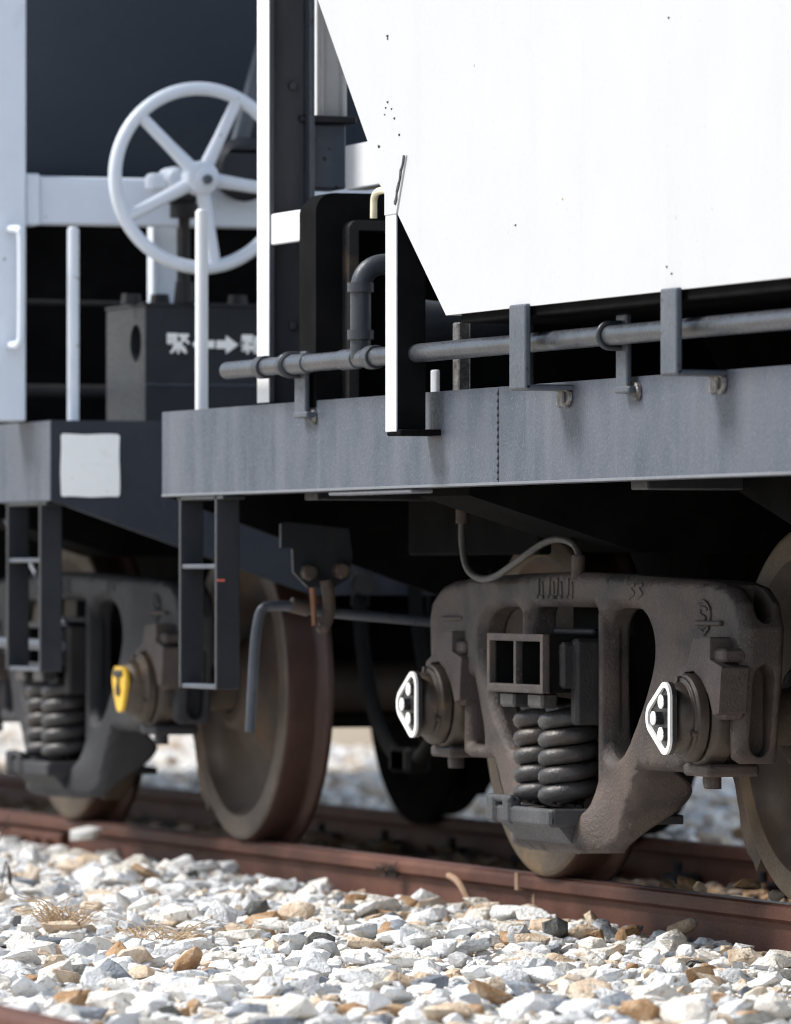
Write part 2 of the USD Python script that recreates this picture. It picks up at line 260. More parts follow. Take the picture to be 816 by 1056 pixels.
P2, A2, r2 = scatter(-11, 6.2, -3.6, -.065, .054, .0245, .42, .55, 190, 12)
r2_ok = np.abs(P2[:, 1] + 2.65) > .13; P2, A2 = P2[r2_ok], A2[r2_ok]
r1_ok = np.abs(P1[:, 1] + 2.67) > .09; P1, A1 = P1[r1_ok], A1[r1_ok]
close = P2[:, 1] > -.16; A2[close] *= .9
u, v, zc = px_of(P2[0]), None, None
d2 = P2 - CAM; z2 = d2 @ fw; u2, v2 = 408 + 6955.5 * (d2 @ rt) / z2, 528 - 6955.5 * (d2 @ up) / z2
size = A2 / z2 * ((u2 > 4) & (u2 < 812) & (v2 < 1050))
big = np.zeros(len(P2), bool); big[np.argsort(-size)[:300]] = True
Q1, Q2 = quats(len(P1), r1), quats(len(P2), r2)
pick = r2.choice(len(names), len(P2), p=probs)
for j, i in enumerate(np.flatnonzero(big)):
    v, f = stone_mesh(5000 + j); v = v @ rotm(Q2[i]).T * A2[i] * 1.08 + P2[i] + [0, 0, .004]
    obj('stone', (v, f), names[pick[i]], bed)
instancer('loose_stones', names, probs, P1, A1, Q1, r1, 5, 'small pale stones of the ballast in front of the near rail')
instancer('loose_stones', names, probs, P2[~big], A2[~big], Q2[~big], r2, 5)
P3, A3, r3 = scatter(-17, 4.5, .11, 1.03, .055, .026, .3, .35, 60, 13)
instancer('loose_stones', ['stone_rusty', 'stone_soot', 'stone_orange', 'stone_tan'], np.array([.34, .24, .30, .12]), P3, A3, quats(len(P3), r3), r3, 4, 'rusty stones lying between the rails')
P4, A4, r4 = scatter(-34, 2.5, 1.25, 4.4, .075, .036, .3, .4, 50, 14)
instancer('loose_stones', names, np.array([.16, .42, .10, .0, .22, .08, .02]), P4, A4, quats(len(P4), r4), r4, 4, 'pale stones of the ballast beyond the far rail')
# a few bigger tawny stones the photograph shows against the rails
for j, (px, py, Y, a, m) in enumerate([(771, 912, .16, .045, 'stone_orange'), (709, 912, .18, .042, 'stone_orange'), (690, 913, .20, .03, 'stone_orange'), (722, 918, .13, .026, 'stone_tan'), (800, 924, .15, .04, 'stone_tan'), (702, 958, -.09, .05, 'stone_orange'), (612, 948, -.10, .04, 'stone_tan'),
                                       (88, 860, -.10, .062, 'stone_white'), (338, 939, -.35, .038, 'stone_orange'), (356, 942, -.4, .036, 'stone_orange')]):
    c = onY(px, py, Y); v, f = stone_mesh(9000 + j); q = quats(1, np.random.default_rng(j))[0]
    obj('stone', (v @ rotm(q).T * a + c, f), m, bed)

# ---------------------------------------------------------------- rails
def rail_mesh(yc, x0, x1, zt=0.):
    half = [(0, 0), (.022, -.0008), (.0295, -.005), (.0325, -.013), (.0325, -.034), (.010, -.045), (.008, -.06), (.008, -.118), (.016, -.128), (.0635, -.14), (.0635, -.153)]
    return exYZ([(yc - a, zt + b) for a, b in half[::-1]] + [(yc + a, zt + b) for a, b in half[1:]], x0, x1)
near = thing('rail', 'rusty brown rail under the near wheels with a pale joint line', 'rail')
xj = onY(533, 912, -.0325)[0]
obj('rail_bar', tm(rail_mesh(0, -40, 8)), 'rail_rust', near)
obj('joint_gap', [box(xj - .012, xj + .012, -.0345, .0335, -.043, .0012, .001), box(xj + .05, xj + .066, -.0105, .01, -.115, -.05, .001)], 'rust_pale', near)
obj('running_band', box(-40, 8, -.014, .024, -.004, .0006, .0004), 'rail_top', near)
for px in (30,):
    x = onY(px, 850, -.05)[0]
    obj('fishplate', [box(x - .28, x + .28, -.034, -.010, -.115, -.048, .006)] + [rod((x + d, -.06, -.083), (x + d, -.02, -.083), .017, 6) for d in (-.2, -.07, .07, .2)], 'rail_rust', near)
for px in (405, 640, 250):
    x = onY(px, 905, -.06)[0]; obj('rail_clip', [box(x - .035, x + .035, -.11, -.03, -.138, -.112, .006)], 'rail_rust', near)
far = thing('rail', 'shaded dark brown rail on the far side of the wheels', 'rail', base=(0, 1.132, 0))
obj('rail_bar', tm(rail_mesh(1.132, -40, 8)), 'rail_rust', far)
for k in range(14):
    x = 1.6 - k * .62; obj('rail_clip', [box(x - .04, x + .04, 1.03, 1.115, -.135, -.085, .008), rod((x, 1.06, -.12), (x, 1.06, -.055), .014, 8)], 'cast_dark', far)
side = thing('rail', 'rail of the next track crossing the bottom left corner', 'rail', base=(0, -2.69, -.01))
obj('rail_bar', tm(rail_mesh(-2.69, -40, 8, .0)), 'rail_rust', side)

# ---------------------------------------------------------------- bogie: frames, springs, bearings, wheels (child of a wagon)
YC = .566
def mir(m):   # to the far side of the track's middle
    m = tm(m).copy(); m.vertices[:, 1] = 2 * YC - m.vertices[:, 1]; m.faces = m.faces[:, ::-1]; return m
def shift(m, x): m = tm(m).copy(); m.apply_translation((x, 0, 0)); return m
def smoothstep(a, b, t): t = np.clip((t - a) / (b - a), 0, 1); return t * t * (3 - 2 * t)
half = [(0, .754), (.30, .750), (.65, .740), (.86, .731), (.945, .717), (1.000, .685), (1.026, .63), (1.018, .55), (.998, .44), (.980, .33), (.945, .33), (.935, .54), (.74, .54), (.725, .305), (.475, .305), (.415, .225), (.365, .145), (.315, .108), (0, .100)]
out2d = half + [(-x, z) for x, z in half[::-1][1:-1]]
win = [(.252, .58), (.258, .632), (.30, .668), (.37, .672), (.47, .670), (.54, .65), (.578, .60), (.565, .53), (.48, .425), (.39, .345), (.33, .318), (.275, .335), (.252, .42)]
mid = [(-.225, .20), (.225, .20), (.225, .672), (-.225, .672)]
tri = [(.615, .50), (.675, .50), (.675, .335), (.545, .335), (.545, .365)]
def chaikin(p, n=3):
    p = np.array(p)
    for _ in range(n): q = np.roll(p, -1, 0); p = np.stack([.75 * p + .25 * q, .25 * p + .75 * q], 1).reshape(-1, 2)
    return p
mx = lambda p: [(-x, z) for x, z in p[::-1]]
fr2d = xs(chaikin(rounded(out2d, .018), 1)) - xs(rnd(mid, .03)) - xs(chaikin(win)) - xs(chaikin(mx(win))) - xs(rnd(mx(tri), .012))
fr = exXZ(fr2d, -.29, -.19)
def capsule(y0, y1, z0, z1): r = (y1 - y0) / 2; return ring_of(LineString([((y0 + y1) / 2, z0 + r), ((y0 + y1) / 2, z1 - r)]).buffer(r))
for s in (1, -1):
    sl = exYZ(capsule(-.271, -.209, .345, .55), .945, 1.3) + exYZ(capsule(-.268, -.210, .640, .76), .90, 1.3)
    fr = fr - (sl if s > 0 else sl.mirror((1, 0, 0)))
fr = fr.refine_to_length(.015)
from scipy.spatial import cKDTree
bp = []
for loop in fr2d.to_polygons():
    L = np.vstack([loop, loop[:1]]); n_ = np.maximum(2, (np.linalg.norm(np.diff(L, axis=0), axis=1) / .002).astype(int)); bp += [L[i] + (L[i + 1] - L[i]) * np.linspace(0, 1, n_[i])[:, None] for i in range(len(n_))]
edge_tree = cKDTree(np.vstack(bp))
def bulge(v):
    v = np.array(v); w = smoothstep(.82, .62, np.abs(v[:, 0])); d = np.minimum(edge_tree.query(v[:, [0, 2]])[0], .02); rr = .02
    face = np.abs(v[:, 1] + .29) < 1e-4; f = np.clip((-.19 - v[:, 1]) / .10, 0, 1)
    y = v[:, 1] - .032 * w * f - w * (1 - f) * (.064 * smoothstep(.25, .33, v[:, 2]) + .10 * smoothstep(.25, .11, v[:, 2]) - .02 * (smoothstep(.14, .22, v[:, 2]) * smoothstep(.34, .26, v[:, 2]))) - .05 * f * smoothstep(.30, .14, v[:, 2]) * smoothstep(.36, .2, np.abs(v[:, 0]))
    y += np.where(~face, rr * f * np.clip(1 - (d - .0013) / .0185, 0, 1), 0)
    y += np.where(face, rr - np.sqrt(np.maximum(rr * rr - (rr - d) ** 2, 0)), 0)
    v[:, 1] = y + (meshkit.fbm(v * 9, 3, 3) - .5) * .006 * f
    return v
fr = tm(fr.warp_batch(bulge))
ribs = [box(s * .236, s * .262, -.326, -.275, .215, .665, .008) for s in (1, -1)]           # columns beside the springs
seat = [exXZ(rnd([(-.205, .168), (.205, .168), (.205, .19), (-.205, .19)], .006), -.425, -.10), box(-.205, .205, -.432, -.412, .165, .207, .006), box(.19, .208, -.425, -.30, .165, .207, .006), box(-.208, -.19, -.425, -.30, .165, .207, .006),
        box(-.205, -.15, -.44, -.405, .165, .232, .007), box(-.10, -.05, -.438, -.405, .165, .226, .007), box(-.205, -.05, -.438, -.42, .214, .232, .006)]
trough = Manifold.hull_points(np.array([(x, y, z) for x, y, z in [(-.19, -.41, .168), (.20, -.41, .168), (-.19, -.27, .168), (.20, -.27, .168), (-.15, -.35, .100), (.19, -.35, .102), (-.15, -.28, .100), (.19, -.28, .102)]]))
GLYPH = lambda s: None
letters = []
def stroke2(pts, w, y0, y1): return exXZ(ring_of(LineString(pts).buffer(w, quad_segs=4)), y0, y1)
circ = [(.80 + .047 * math.cos(a), .660 + .030 * math.sin(a)) for a in np.linspace(0, 2 * math.pi, 25)]
letters.append(exXZ(xs(ring_of(Polygon(circ).buffer(.003))) - xs(ring_of(Polygon(circ).buffer(-.004))), -.2945, -.285)); letters.append(stroke2([(.825, .672), (.79, .676), (.785, .66), (.815, .652), (.80, .636)], .004, -.2945, -.285)); letters.append(stroke2([(.78, .628), (.81, .615), (.835, .63)], .0045, -.2945, -.285))
letters.append(exXZ(xs(ring_of(Point(.635, .59).buffer(.03))), -.296, -.285))
for i in range(4):    # worn raised foundry marks, unreadable in the photograph
    x = -.16 + i * .062 + .01 * (i % 2); letters.append(stroke2([(x, .695), (x + .004, .735)], .0045, -.3245, -.315)); letters.append(stroke2([(x + .03, .700 + .006 * (i % 2)), (x + .027, .728)], .0045, -.3245, -.315)); letters.append(stroke2([(x, .695), (x + .03, .695)], .0045, -.3245, -.315))
for i in range(2):
    x = .43 + i * .05; letters.append(stroke2([(x + .03, .725), (x, .72), (x + .03, .705), (x, .695)], .0045, -.3245, -.315))
letters.append(stroke2([(-.72, .66), (-.68, .66)], .008, -.297, -.285))

def helix(cx, cy, z0, z1, R, r, turns):
    t = np.linspace(0, 1, int(turns * 26)); a = t * turns * 2 * np.pi + 1.2
    z = z0 + r + (z1 - z0 - 2 * r) * t; return tube(np.stack([cx + R * np.cos(a), cy + R * np.sin(a), z], 1), r, 10)
springs = [helix(cx, cy, .192, .465, .0535, .0208, 5.4) for cx in (.078, -.088) for cy in (-.335, -.175)]
inner = [helix(cx, -.335, .195, .46, .022, .009, 8) for cx in (.078, -.088)]
# bolster: box with two square pockets in its end
bol = exXZ([(-.185, .475), (.185, .475), (.185, .608), (-.185, .608)], -.432, YC) - exXZ([(-.170, .492), (-.006, .492), (-.006, .594), (-.170, .594)], -.50, -.33) - exXZ([(.008, .492), (.170, .492), (.170, .594), (.008, .594)], -.50, -.33)
bolster_parts = [tm(bol), mir(bol), box(-.178, .178, -.235, 2 * YC + .235, .36, .725, .02)]
bol_end = tm(exXZ(xs([(-.187, .473), (.187, .473), (.187, .610), (-.187, .610)], [[(-.169, .493), (-.007, .493), (-.007, .593), (-.169, .593)], [(.009, .493), (.169, .493), (.169, .593), (.009, .593)]]), -.442, -.425))
lugs = [box(-.14, -.045, -.428, -.385, .438, .474, .006), box(.045, .14, -.428, -.385, .438, .474, .006)]
wedge = [box(.186, .215, -.405, -.355, .485, .592, .008), box(.186, .228, -.375, -.30, .40, .60, .008)]
topgear = [box(-.12, .14, -.30, -.24, .608, .622, .004)]
def bearing_set(x):
    z = .43
    cup = latheY([(.045, -.325), (.100, -.325), (.108, -.318), (.112, -.305), (.112, -.275), (.106, -.268), (.106, -.20), (.095, -.19), (.045, -.19)], x, z, 56)
    cap = latheY([(0, -.400), (.040, -.400), (.062, -.395), (.073, -.386), (.078, -.372), (.080, -.362), (.0885, -.360), (.0905, -.355), (.0965, -.352), (.0985, -.346), (.0985, -.330), (.06, -.328)], x, z, 56)
    P = lambda pts, Y: [(onY(px, py, Y)[0] - .838 + x, onY(px, py, Y)[2] - onY(690, 738, Y)[2] + z) for px, py in pts]
    shape = P([(700, 702), (701, 691), (711, 681), (716, 657), (734, 656), (733.5, 679), (746, 687), (745, 696), (743, 735), (737, 737), (732, 716), (725, 700), (717, 691), (708, 692), (703, 703)][::-1], -.335)
    h = P([(736, 682), (736, 668), (748, 668), (748, 682)], -.325)
    ad = [tm(exXZ(rnd(shape, .004), -.338, -.272)), box(h[0][0], h[2][0], -.328, -.272, h[0][1], h[2][1], .006), box(x - .07, x + .08, -.30, -.2, z + .205, z + .216, .004)]
    k = P([(735.5, 741), (747, 697)], -.325); key = box(k[0][0], k[1][0], -.330, -.27, k[0][1], k[1][1], .011)
    keeper = [box(x - .075, x + .075, -.325, -.2, .300, .328, .006), tm(hexbolt(x, -.30, -.27, .29, .02)), rod((x + .01, -.285, .272), (x + .01, -.285, .302), .018, 10)]
    return cup, cap, ad, key, keeper
def cap_plate(x, turn=0., z=.43):
    k = 1 if turn == 0 else .82
    t = Polygon([(-.108, 0), (.074 * k, .108 * k), (.074 * k, -.108 * k)]).buffer(-.036).buffer(.036, quad_segs=8); c_, s_ = math.cos(turn), math.sin(turn); Rm = np.array([[c_, s_], [-s_, c_]])
    o = np.array(t.exterior.coords)[:-1] @ Rm + (x, z); i = np.array(t.buffer(-.0125).exterior.coords)[:-1] @ Rm + (x, z)
    return tm(exXZ(o, -.409, -.398)), tm(exXZ(xs(o) - xs(i), -.415, -.4085))
wheel_disc = [(.07, -.088), (.10, -.088), (.112, -.082), (.125, -.055), (.145, -.028), (.20, -.014), (.28, -.008), (.325, -.016), (.348, -.036), (.358, -.054), (.362, -.0585)]
wheel_rim = [(.3615, -.0585), (.366, -.0595), (.412, -.0595), (.420, -.058), (.4255, -.054)]
wheel_tread = [(.4255, -.054), (.4290, -.046), (.4305, -.02), (.4320, .022), (.4345, .034), (.4410, .041), (.4520, .047), (.4590, .054), (.4595, .061), (.4560, .068), (.4480, .0725), (.37, .0735), (.35, .06), (.33, .04), (.14, .035), (.12, .06), (.10, .07), (.07, .07)]
def shoe(xw, s):
    a = np.radians(np.linspace(176, 228, 14) if s > 0 else np.linspace(4, -48, 14)); c = lambda r: [(xw + r * math.cos(t), .43 + r * math.sin(t)) for t in a]
    teeth = c(.436); back = [(xw + (.482 + .012 * (i // 3 % 2)) * math.cos(t), .43 + (.482 + .012 * (i // 3 % 2)) * math.sin(t)) for i, t in enumerate(a)]
    return tm(exXZ(teeth + back[::-1], -.045, .03))
def bogie(wagon, xc, marked, label, cast, rims):
    b = thing('bogie', label, base=(xc, YC, 0), parent=wagon)
    S = lambda ms: [shift(m, xc) for m in (ms if isinstance(ms, list) else [ms])]
    obj('side_frame', S([fr] + ribs), cast, b, smooth=48); [obj('cast_mark', S(l), cast, b) for l in letters]
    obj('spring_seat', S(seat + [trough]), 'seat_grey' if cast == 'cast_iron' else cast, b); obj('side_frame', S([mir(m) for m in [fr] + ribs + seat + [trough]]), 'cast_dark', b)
    obj('bolster', S(bolster_parts), 'bolster_shade', b); obj('bolster_end', S(bol_end), cast, b); obj('bolster_lug', S(lugs[:1]), 'spring_steel', b); obj('bolster_lug', S(lugs[1:]), 'spring_steel', b); obj('friction_wedge', S(wedge), 'cast_dark', b); obj('side_bearing', S(topgear), 'cast_dark', b)
    for s in springs: obj('spring', S(s), 'spring_steel', b, smooth=60)
    for s in inner: obj('inner_spring', S(s), 'spring_steel', b, smooth=60)
    for s in springs[:2]: obj('spring', S(mir(s)), 'spring_steel', b, smooth=60)
    for x in (-.838, .838):
        cup, cap, ad, key, keeper = bearing_set(x)
        obj('bearing', S(cup), 'bearing', b, smooth=40); obj('bearing_cap', S(cap), 'bearing', b, smooth=40); obj('bearing_adapter', S(ad), 'adapter', b); obj('adapter_key', S(key), 'adapter', b); obj('box_keeper', S(keeper), cast, b)
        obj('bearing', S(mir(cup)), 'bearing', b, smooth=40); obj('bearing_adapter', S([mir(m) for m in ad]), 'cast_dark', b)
        for q in (0, 1, 2):
            an = math.radians(90 + 120 * q + 8); obj('cap_stud', S(latheY([(0, -.366), (.007, -.366), (.008, -.358), (.008, -.35)], x + .086 * math.cos(an), .43 + .086 * math.sin(an), 10)), 'bearing', b)
        back, rim = cap_plate(x, 0. if marked == 'white' else math.pi / 2)
        if marked == 'white':
            obj('locking_plate', S(back), 'cap_black', b, label='black triangular plate with a white painted rim on the bearing end'); obj('plate_rim', S(rim), 'cap_white', b)
            for dx, dz in ((.004, .0), (.040, .037), (.038, -.035)):
                obj('cap_bolt', S(hexbolt(x + dx, -.423 - .004 * (dz == 0), -.405, .43 + dz, .0165)), 'cap_black', b); obj('bolt_face', S(latheY([(0, -.4255 - .004 * (dz == 0)), (.013, -.4255 - .004 * (dz == 0)), (.0160, -.424 - .004 * (dz == 0)), (.0160, -.422 - .004 * (dz == 0))], x + dx, .43 + dz, 18)), 'cap_white', b)
        else:
            obj('locking_plate', S(back), 'yellow_paint', b, label='yellow triangular plate on the bearing end')
            obj('grease_plug', S([tm(hexbolt(x - .004, -.414, -.408, .425, .019)), box(x - .045, x + .035, -.413, -.408, .462, .480, .003), box(x - .012, x + .006, -.413, -.408, .43, .47, .003)]), 'cap_black', b)
        obj('axle', S(latheY([(0, -.30), (.06, -.30), (.065, -.06), (.085, -.05), (.075, .1), (.068, YC), (.075, 2 * YC - .1), (.085, 2 * YC + .05), (.065, 2 * YC + .06), (.06, 2 * YC + .30), (0, 2 * YC + .30)], x, .43, 28)), 'wheel_disc', b, smooth=40)
        for f, mats in ((lambda m: m, ('wheel_disc', rims[x > 0], 'wheel_tread')), (mir, ('far_wheel_shade',) * 3)):
            obj('wheel', S(f(latheY(wheel_disc, x, .43, 96))), mats[0], b, smooth=50); obj('wheel_rim', S(f(latheY(wheel_rim, x, .43, 96))), mats[1], b, smooth=50); obj('wheel_tread', S(f(latheY(wheel_tread, x, .43, 96))), mats[2], b, smooth=50)
        s = 1 if x > 0 else -1
        for f in (lambda m: m, mir): obj('brake_shoe', S(f(shoe(x, s))), 'wheel_rim_grey' if f is not mir else 'far_wheel_shade', b)
        xb = x - s * .50
        obj('brake_beam', S([rod((xb, -.08, .33), (xb, 2 * YC + .08, .33), .028), rod((xb, -.05, .33), (xb - s * .12, YC, .36), .02), rod((xb - s * .12, YC, .36), (xb, 2 * YC + .05, .33), .02)]), 'cast_dark', b)
    obj('brake_rod', S([rod((-.5, YC - .1, .40), (.5, YC - .1, .40), .02), rod((-.45, YC - .08, .25), (-.38, YC - .08, .75), .024), rod((.45, YC + .08, .25), (.38, YC + .08, .75), .024)]), 'cast_dark', b)
    return b

# ---------------------------------------------------------------- the white hopper wagon (near)
A = thing('hopper_wagon', 'white hopper wagon with grey side sill nearest the camera', 'railway wagon', base=(-1.8, YC, 0))
HY = -.84; SY = -.74
hop = [(.634, 1.325), (.460, 1.455), (.288, 1.583), (.107, 1.739), (-.255, 2.098), (-1.15, 3.0), (-1.15, 3.4), (7, 3.4), (7, 1.334)]
obj('hopper_body', tm(exXZ(hop, HY, 2 * YC - HY)), 'white_paint', A)
obj('hopper_lip', box(.70, 6.98, HY + .012, 2 * YC - HY - .012, 1.305, 1.329, .002), 'shade_black_paint', A)  # black lower edge; also stands in for shade across the white underside
gus = [onY(px, py, HY)[[0, 2]] for px, py in [(381, 150), (388, 163), (391, 176), (393, 190), (398, 198), (398, 222), (410, 220), (420, 160)]]
obj('gusset', tm(exXZ(np.array(gus)[::-1], HY - .0035, HY + .02)), 'white_paint', A)
sm = [onY(418.5 - 1.35 * i + .5 * math.sin(i * 2.3), 162 + 7 * i, HY)[[0, 2]] for i in range(8)]
obj('weld_seam', [tm(stroke2([sm[i], sm[i] * .3 + sm[i + 1] * .7], .0035 if i % 2 else .005, HY - .006, HY)) for i in range(7)], 'pipe_dark', A)
for px, py, r in [(400, 37, .006), (400, 40, .004), (400, 105, .005), (398, 111, .004), (404, 112, .004), (407, 122, .005), (391, 151, .007), (412, 139, .005), (397, 118, .003), (532, 232, .004), (690, 18, .004), (688, 275, .004), (693, 282, .004)]:
    c = onY(px, py, HY); obj('rust_chip', tm(exXZ([(c[0] + 1.1 * r * (1 + .3 * math.sin(5 * q + px)) * math.cos(q), c[2] + .5 * r * (1 + .3 * math.cos(3 * q + py)) * math.sin(q)) for q in np.arange(8) * math.pi / 4], HY - .0012, HY + .001)), 'cast_dark', A)
def sill(x0, x1): return exYZ([(SY, .948), (SY, 1.165), (SY + .09, 1.165), (SY + .09, 1.150), (SY + .014, 1.150), (SY + .014, .963), (SY + .09, .963), (SY + .09, .948)], x0, x1)
xs_ = onY(514, 450, SY)[0]
obj('side_sill', tm(sill(-1.8, xs_ - .002)), 'sill_paint', A, label='left length of the grey side sill'); obj('side_sill', tm(sill(xs_ + .002, 7)), 'sill_paint', A, label='right length of the grey side sill')
obj('flange_edge', box(-1.799, 6.9, SY - .0022, SY + .01, .9472, .9535, .001), 'sill_paint_light', A, label='worn lower edge of the side sill')
obj('sill_seam', [tm(tube([(xs_ + .0006 * math.sin(i * 2.1), SY + .0005, 1.16 - .0053 * i) for i in range(39)], [.0016 + .0014 * (i * 7 % 3) for i in range(39)], 6))], 'cast_dark', A)
obj('side_sill', mir(sill(-1.8, 7)), 'sill_paint', A, label='side sill on the far side')
obj('deck', box(-1.77, 7, SY + .03, 2 * YC - SY - .03, 1.125, 1.147), 'shade_black_paint', A)
endp = [(-.735, 1.163), (-.735, .950), (-.106, .731), (.02, .69), (1.112, .69), (1.238, .731), (1.867, .950), (1.867, 1.163)]
obj('end_sill', tm(exYZ(endp, -1.803, -1.775)), 'shade_black_paint', A)
obj('added_gap_plate', box(.52, .545, -.60, 2 * YC + .60, 1.148, 1.372), 'shade_black_paint', A)  # plate added to block daylight through the gap below the hopper
obj('centre_sill', box(-1.7, 6.5, YC - .17, YC + .17, .70, .95), 'shade_black_paint', A)
obj('body_bolster', tm(exYZ([(-.62, 1.12), (-.62, .93), (-.2, .80), (1.33, .80), (1.75, .93), (1.75, 1.12)], -.16, .18)), 'shade_black_paint', A)
obj('added_screen_beam', box(-1.15, -.22, -.30, -.265, .795, .945, .006), 'shade_black_paint', A)  # beam added under the deck to hide the bright wheel top
obj('coupler', [box(-2.28, -1.7, YC - .07, YC + .07, .80, .94, .02), box(-2.42, -2.2, YC - .15, YC + .12, .76, 1.0, .04)], 'cast_dark', A)
for x in (-.95, 1.25): obj('cross_member', box(x, x + .10, -.64, 1.77, .93, 1.12), 'dark_paint', A)
p0, p1 = onY(742, 494, -.42), onY(816, 541, -.42); sl = (p1[2] - p0[2]) / (p1[0] - p0[0])
x35 = p0[0] + (.33 - p0[2]) / sl
obj('discharge_chute', tm(exXZ([(p0[0], p0[2]), (p0[0] - .25, 1.12), (5.6, 1.12), (4.9, .33), (x35, .33)][::-1], -.42, 2 * YC + .42)), 'shade_black_paint', A, label='dark sloping chute under the hopper')
obj('lower_hopper', tm(exXZ([(.95, 1.15), (6.3, 1.15), (6.3, 1.32), (.70, 1.32)], -.28, 2 * YC + .28)), 'shade_black_paint', A)
t0, t1 = onY(337, 512, SY), onY(422, 512, SY); obj('sill_strip', box(t0[0], t1[0], SY + .004, SY + .06, .936, .946), 'sill_paint_light', A)
# end posts and frame on the end platform
obj('end_post', [box(-1.035, -.945, -.732, -.718, 1.168, 2.9, .003), box(-.996, -.986, -.719, -.628, 1.168, 2.9, .002)], 'post_grey', A)
obj('post_flange', box(-1.035, -.945, -.628, -.614, 1.168, 2.9, .003), 'bracket_grey', A)
obj('post_face', box(-1.0355, -.9445, -.7345, -.731, 1.17, 2.9, .001), 'white_trim', A, label='white painted outer face of the end post')
for z in (1.95, 1.36):
    obj('post_bolt', latheX([(0, .012), (.010, .011), (.012, .006), (.012, 0)], -.986, -.66, z, 12), 'post_grey', A)
c0, c1 = onY(277, 222, -.715), onY(318, 248, -.715); obj('tie_bar', box(c0[0], c1[0], -.728, -.714, c1[2], c0[2]), 'white_trim', A)
FX = -.56; fo = [(-.742, 1.15), (-.742, 1.664), (.10, 1.664), (.10, 1.15)]; fi = [(-.672, 1.10), (-.672, 1.594), (.03, 1.594), (.03, 1.10)]
of = Polygon(fo).buffer(-.045).buffer(.045, quad_segs=8).union(Polygon([(-.742, 1.15), (-.742, 1.3), (.1, 1.3), (.1, 1.15)])); inn = Polygon(fi).buffer(-.02).buffer(.02, quad_segs=6)
obj('end_frame', [tm(exYZ(xs(ring_of(of)) - xs(ring_of(inn)), FX - .10, FX)), tm(exYZ(xs(ring_of(of.buffer(-.012))), FX - .16, FX - .12))], 'shade_black_paint', A, label='dark frame with rounded corners on the end platform')
obj('frame_flange', tm(exYZ((xs(ring_of(inn.buffer(.003))) - xs(ring_of(inn.buffer(-.022)))) ^ xs([(-2, 1.15), (2, 1.15), (2, 3), (-2, 3)]), FX - .06, FX + .05)), 'cast_dark', A)
g0, g1 = onX(310, 127, -1.0), onX(357, 195, -1.0)
obj('stool_block', box(-1.12, -1.0, g0[1], g1[1], g1[2], g0[2], .004), 'frame_grey', A); g2 = onX(364, 124, -1.0)
obj('stool_plate', box(-1.16, -.97, g0[1] - .01, g2[1], g0[2] + .001, g0[2] + .018, .003), 'dark_paint', A)
h0, h1 = onX(317, 60, -1.06), onX(354, 60, -1.06)
obj('upright', [box(-1.08, -1.06, h0[1], h1[1], g0[2] + .02, 2.85), box(-1.06, -1.02, h0[1] + .012, h0[1] + .03, g0[2] + .02, 2.85), box(-1.06, -1.03, h1[1] - .012, h1[1], g0[2] + .02, 2.85)], 'white_trim', A)
b0 = onX(356, 150, -.95); b1 = onX(356, 196, -.95)
obj('end_beam', box(-.95, .25, b0[1], b0[1] + .06, b1[2], b0[2]), 'white_trim', A)
k0 = onY(384, 224, -.70); obj('lamp_hook', tube(smooth_path([onY(385.5, 225, -.70), onY(385.5, 198, -.70), onY(400, 195, -.70), onY(405, 206, -.70)], 8, .45), .0085, 10), 'cream', A, smooth=60)
st0, st1 = onY(398, 447, HY)[0], onY(408.5, 447, HY)[0]
obj('corner_strut', box(st0, st1, HY + .003, -.768, 1.078, 1.72, .002), 'shade_black_paint', A, label='black sided strut at the corner of the hopper')
obj('strut_face', box(st0 - .0005, st1 + .0005, HY - .001, HY + .004, 1.073, 1.60, .0015), 'white_trim', A)
obj('strut_foot', box(st0, st1 + .025, HY + .002, SY + .002, 1.064, 1.078, .003), 'shade_black_paint', A)
# delivery pipe along the hopper
PY, PZ = -.79, 1.2515; q0 = onY(234, 382, PY)[0]
obj('side_pipe', [latheX([(0, q0), (.017, q0), (.0215, q0 + .006), (.0215, 7.), (0, 7.)], 0, PY, PZ, 28)], 'pipe_grey', A, smooth=40)
for px in (272, 297, 385): x = onY(px, 378, PY)[0]; obj('pipe_collar', ringalongX(x - .022, x + .022, PY, PZ, .020, .0280), 'pipe_dark', A, smooth=40)
for px in (311, 362, 420): x = onY(px, 374, PY)[0]; obj('pipe_coupling', ringalongX(x - .055, x + .055, PY, PZ, .020, .0245), 'pipe_grey', A, smooth=40)
vx = onY(372, 300, PY)[0]; zt = onY(372, 272, PY)[2]
obj('riser_pipe', tube(smooth_path([(vx, PY, PZ), (vx, PY, zt), (vx + .01, PY + .22, zt)], 12, .3), .0245, 20), 'pipe_dark', A, smooth=60)
for z in (PZ + .055, zt - .055): obj('riser_collar', tm(Manifold.cylinder(.022, .031, .031, 28).translate((vx, PY, z - .011))), 'pipe_dark', A)
obj('riser_collar', tm(Manifold.cylinder(.02, .031, .031, 28).rotate((90, 0, 0)).translate((vx + .005, PY + .10, zt))), 'pipe_dark', A)
for px, top, bot in ((533.5, 317, 402), (689.5, 299, 387)):
    e0, e1 = onY(px - 8.5, bot, -.852), onY(px + 8, top, -.852)
    obj('pipe_strap', [box(e0[0], e1[0], -.852, -.838, e0[2], 1.331, .003), box(e0[0], e1[0], -.85, SY + .004, e0[2] - .002, e0[2] + .010, .003)], 'bracket_grey', A)
    tx = (e0[0] + e1[0]) / 2
    obj('weld_tab', [box(tx - .045, tx + .0, SY - .006, SY + .004, e0[2] - .036, e0[2] + .004, .003), tube([(tx + .01 + .03 * math.sin(t), SY - .004, e0[2] - .012 - .018 * math.cos(t) - .004) for t in np.linspace(.1, 3.0, 9)], .006, 7)], 'weld', A)
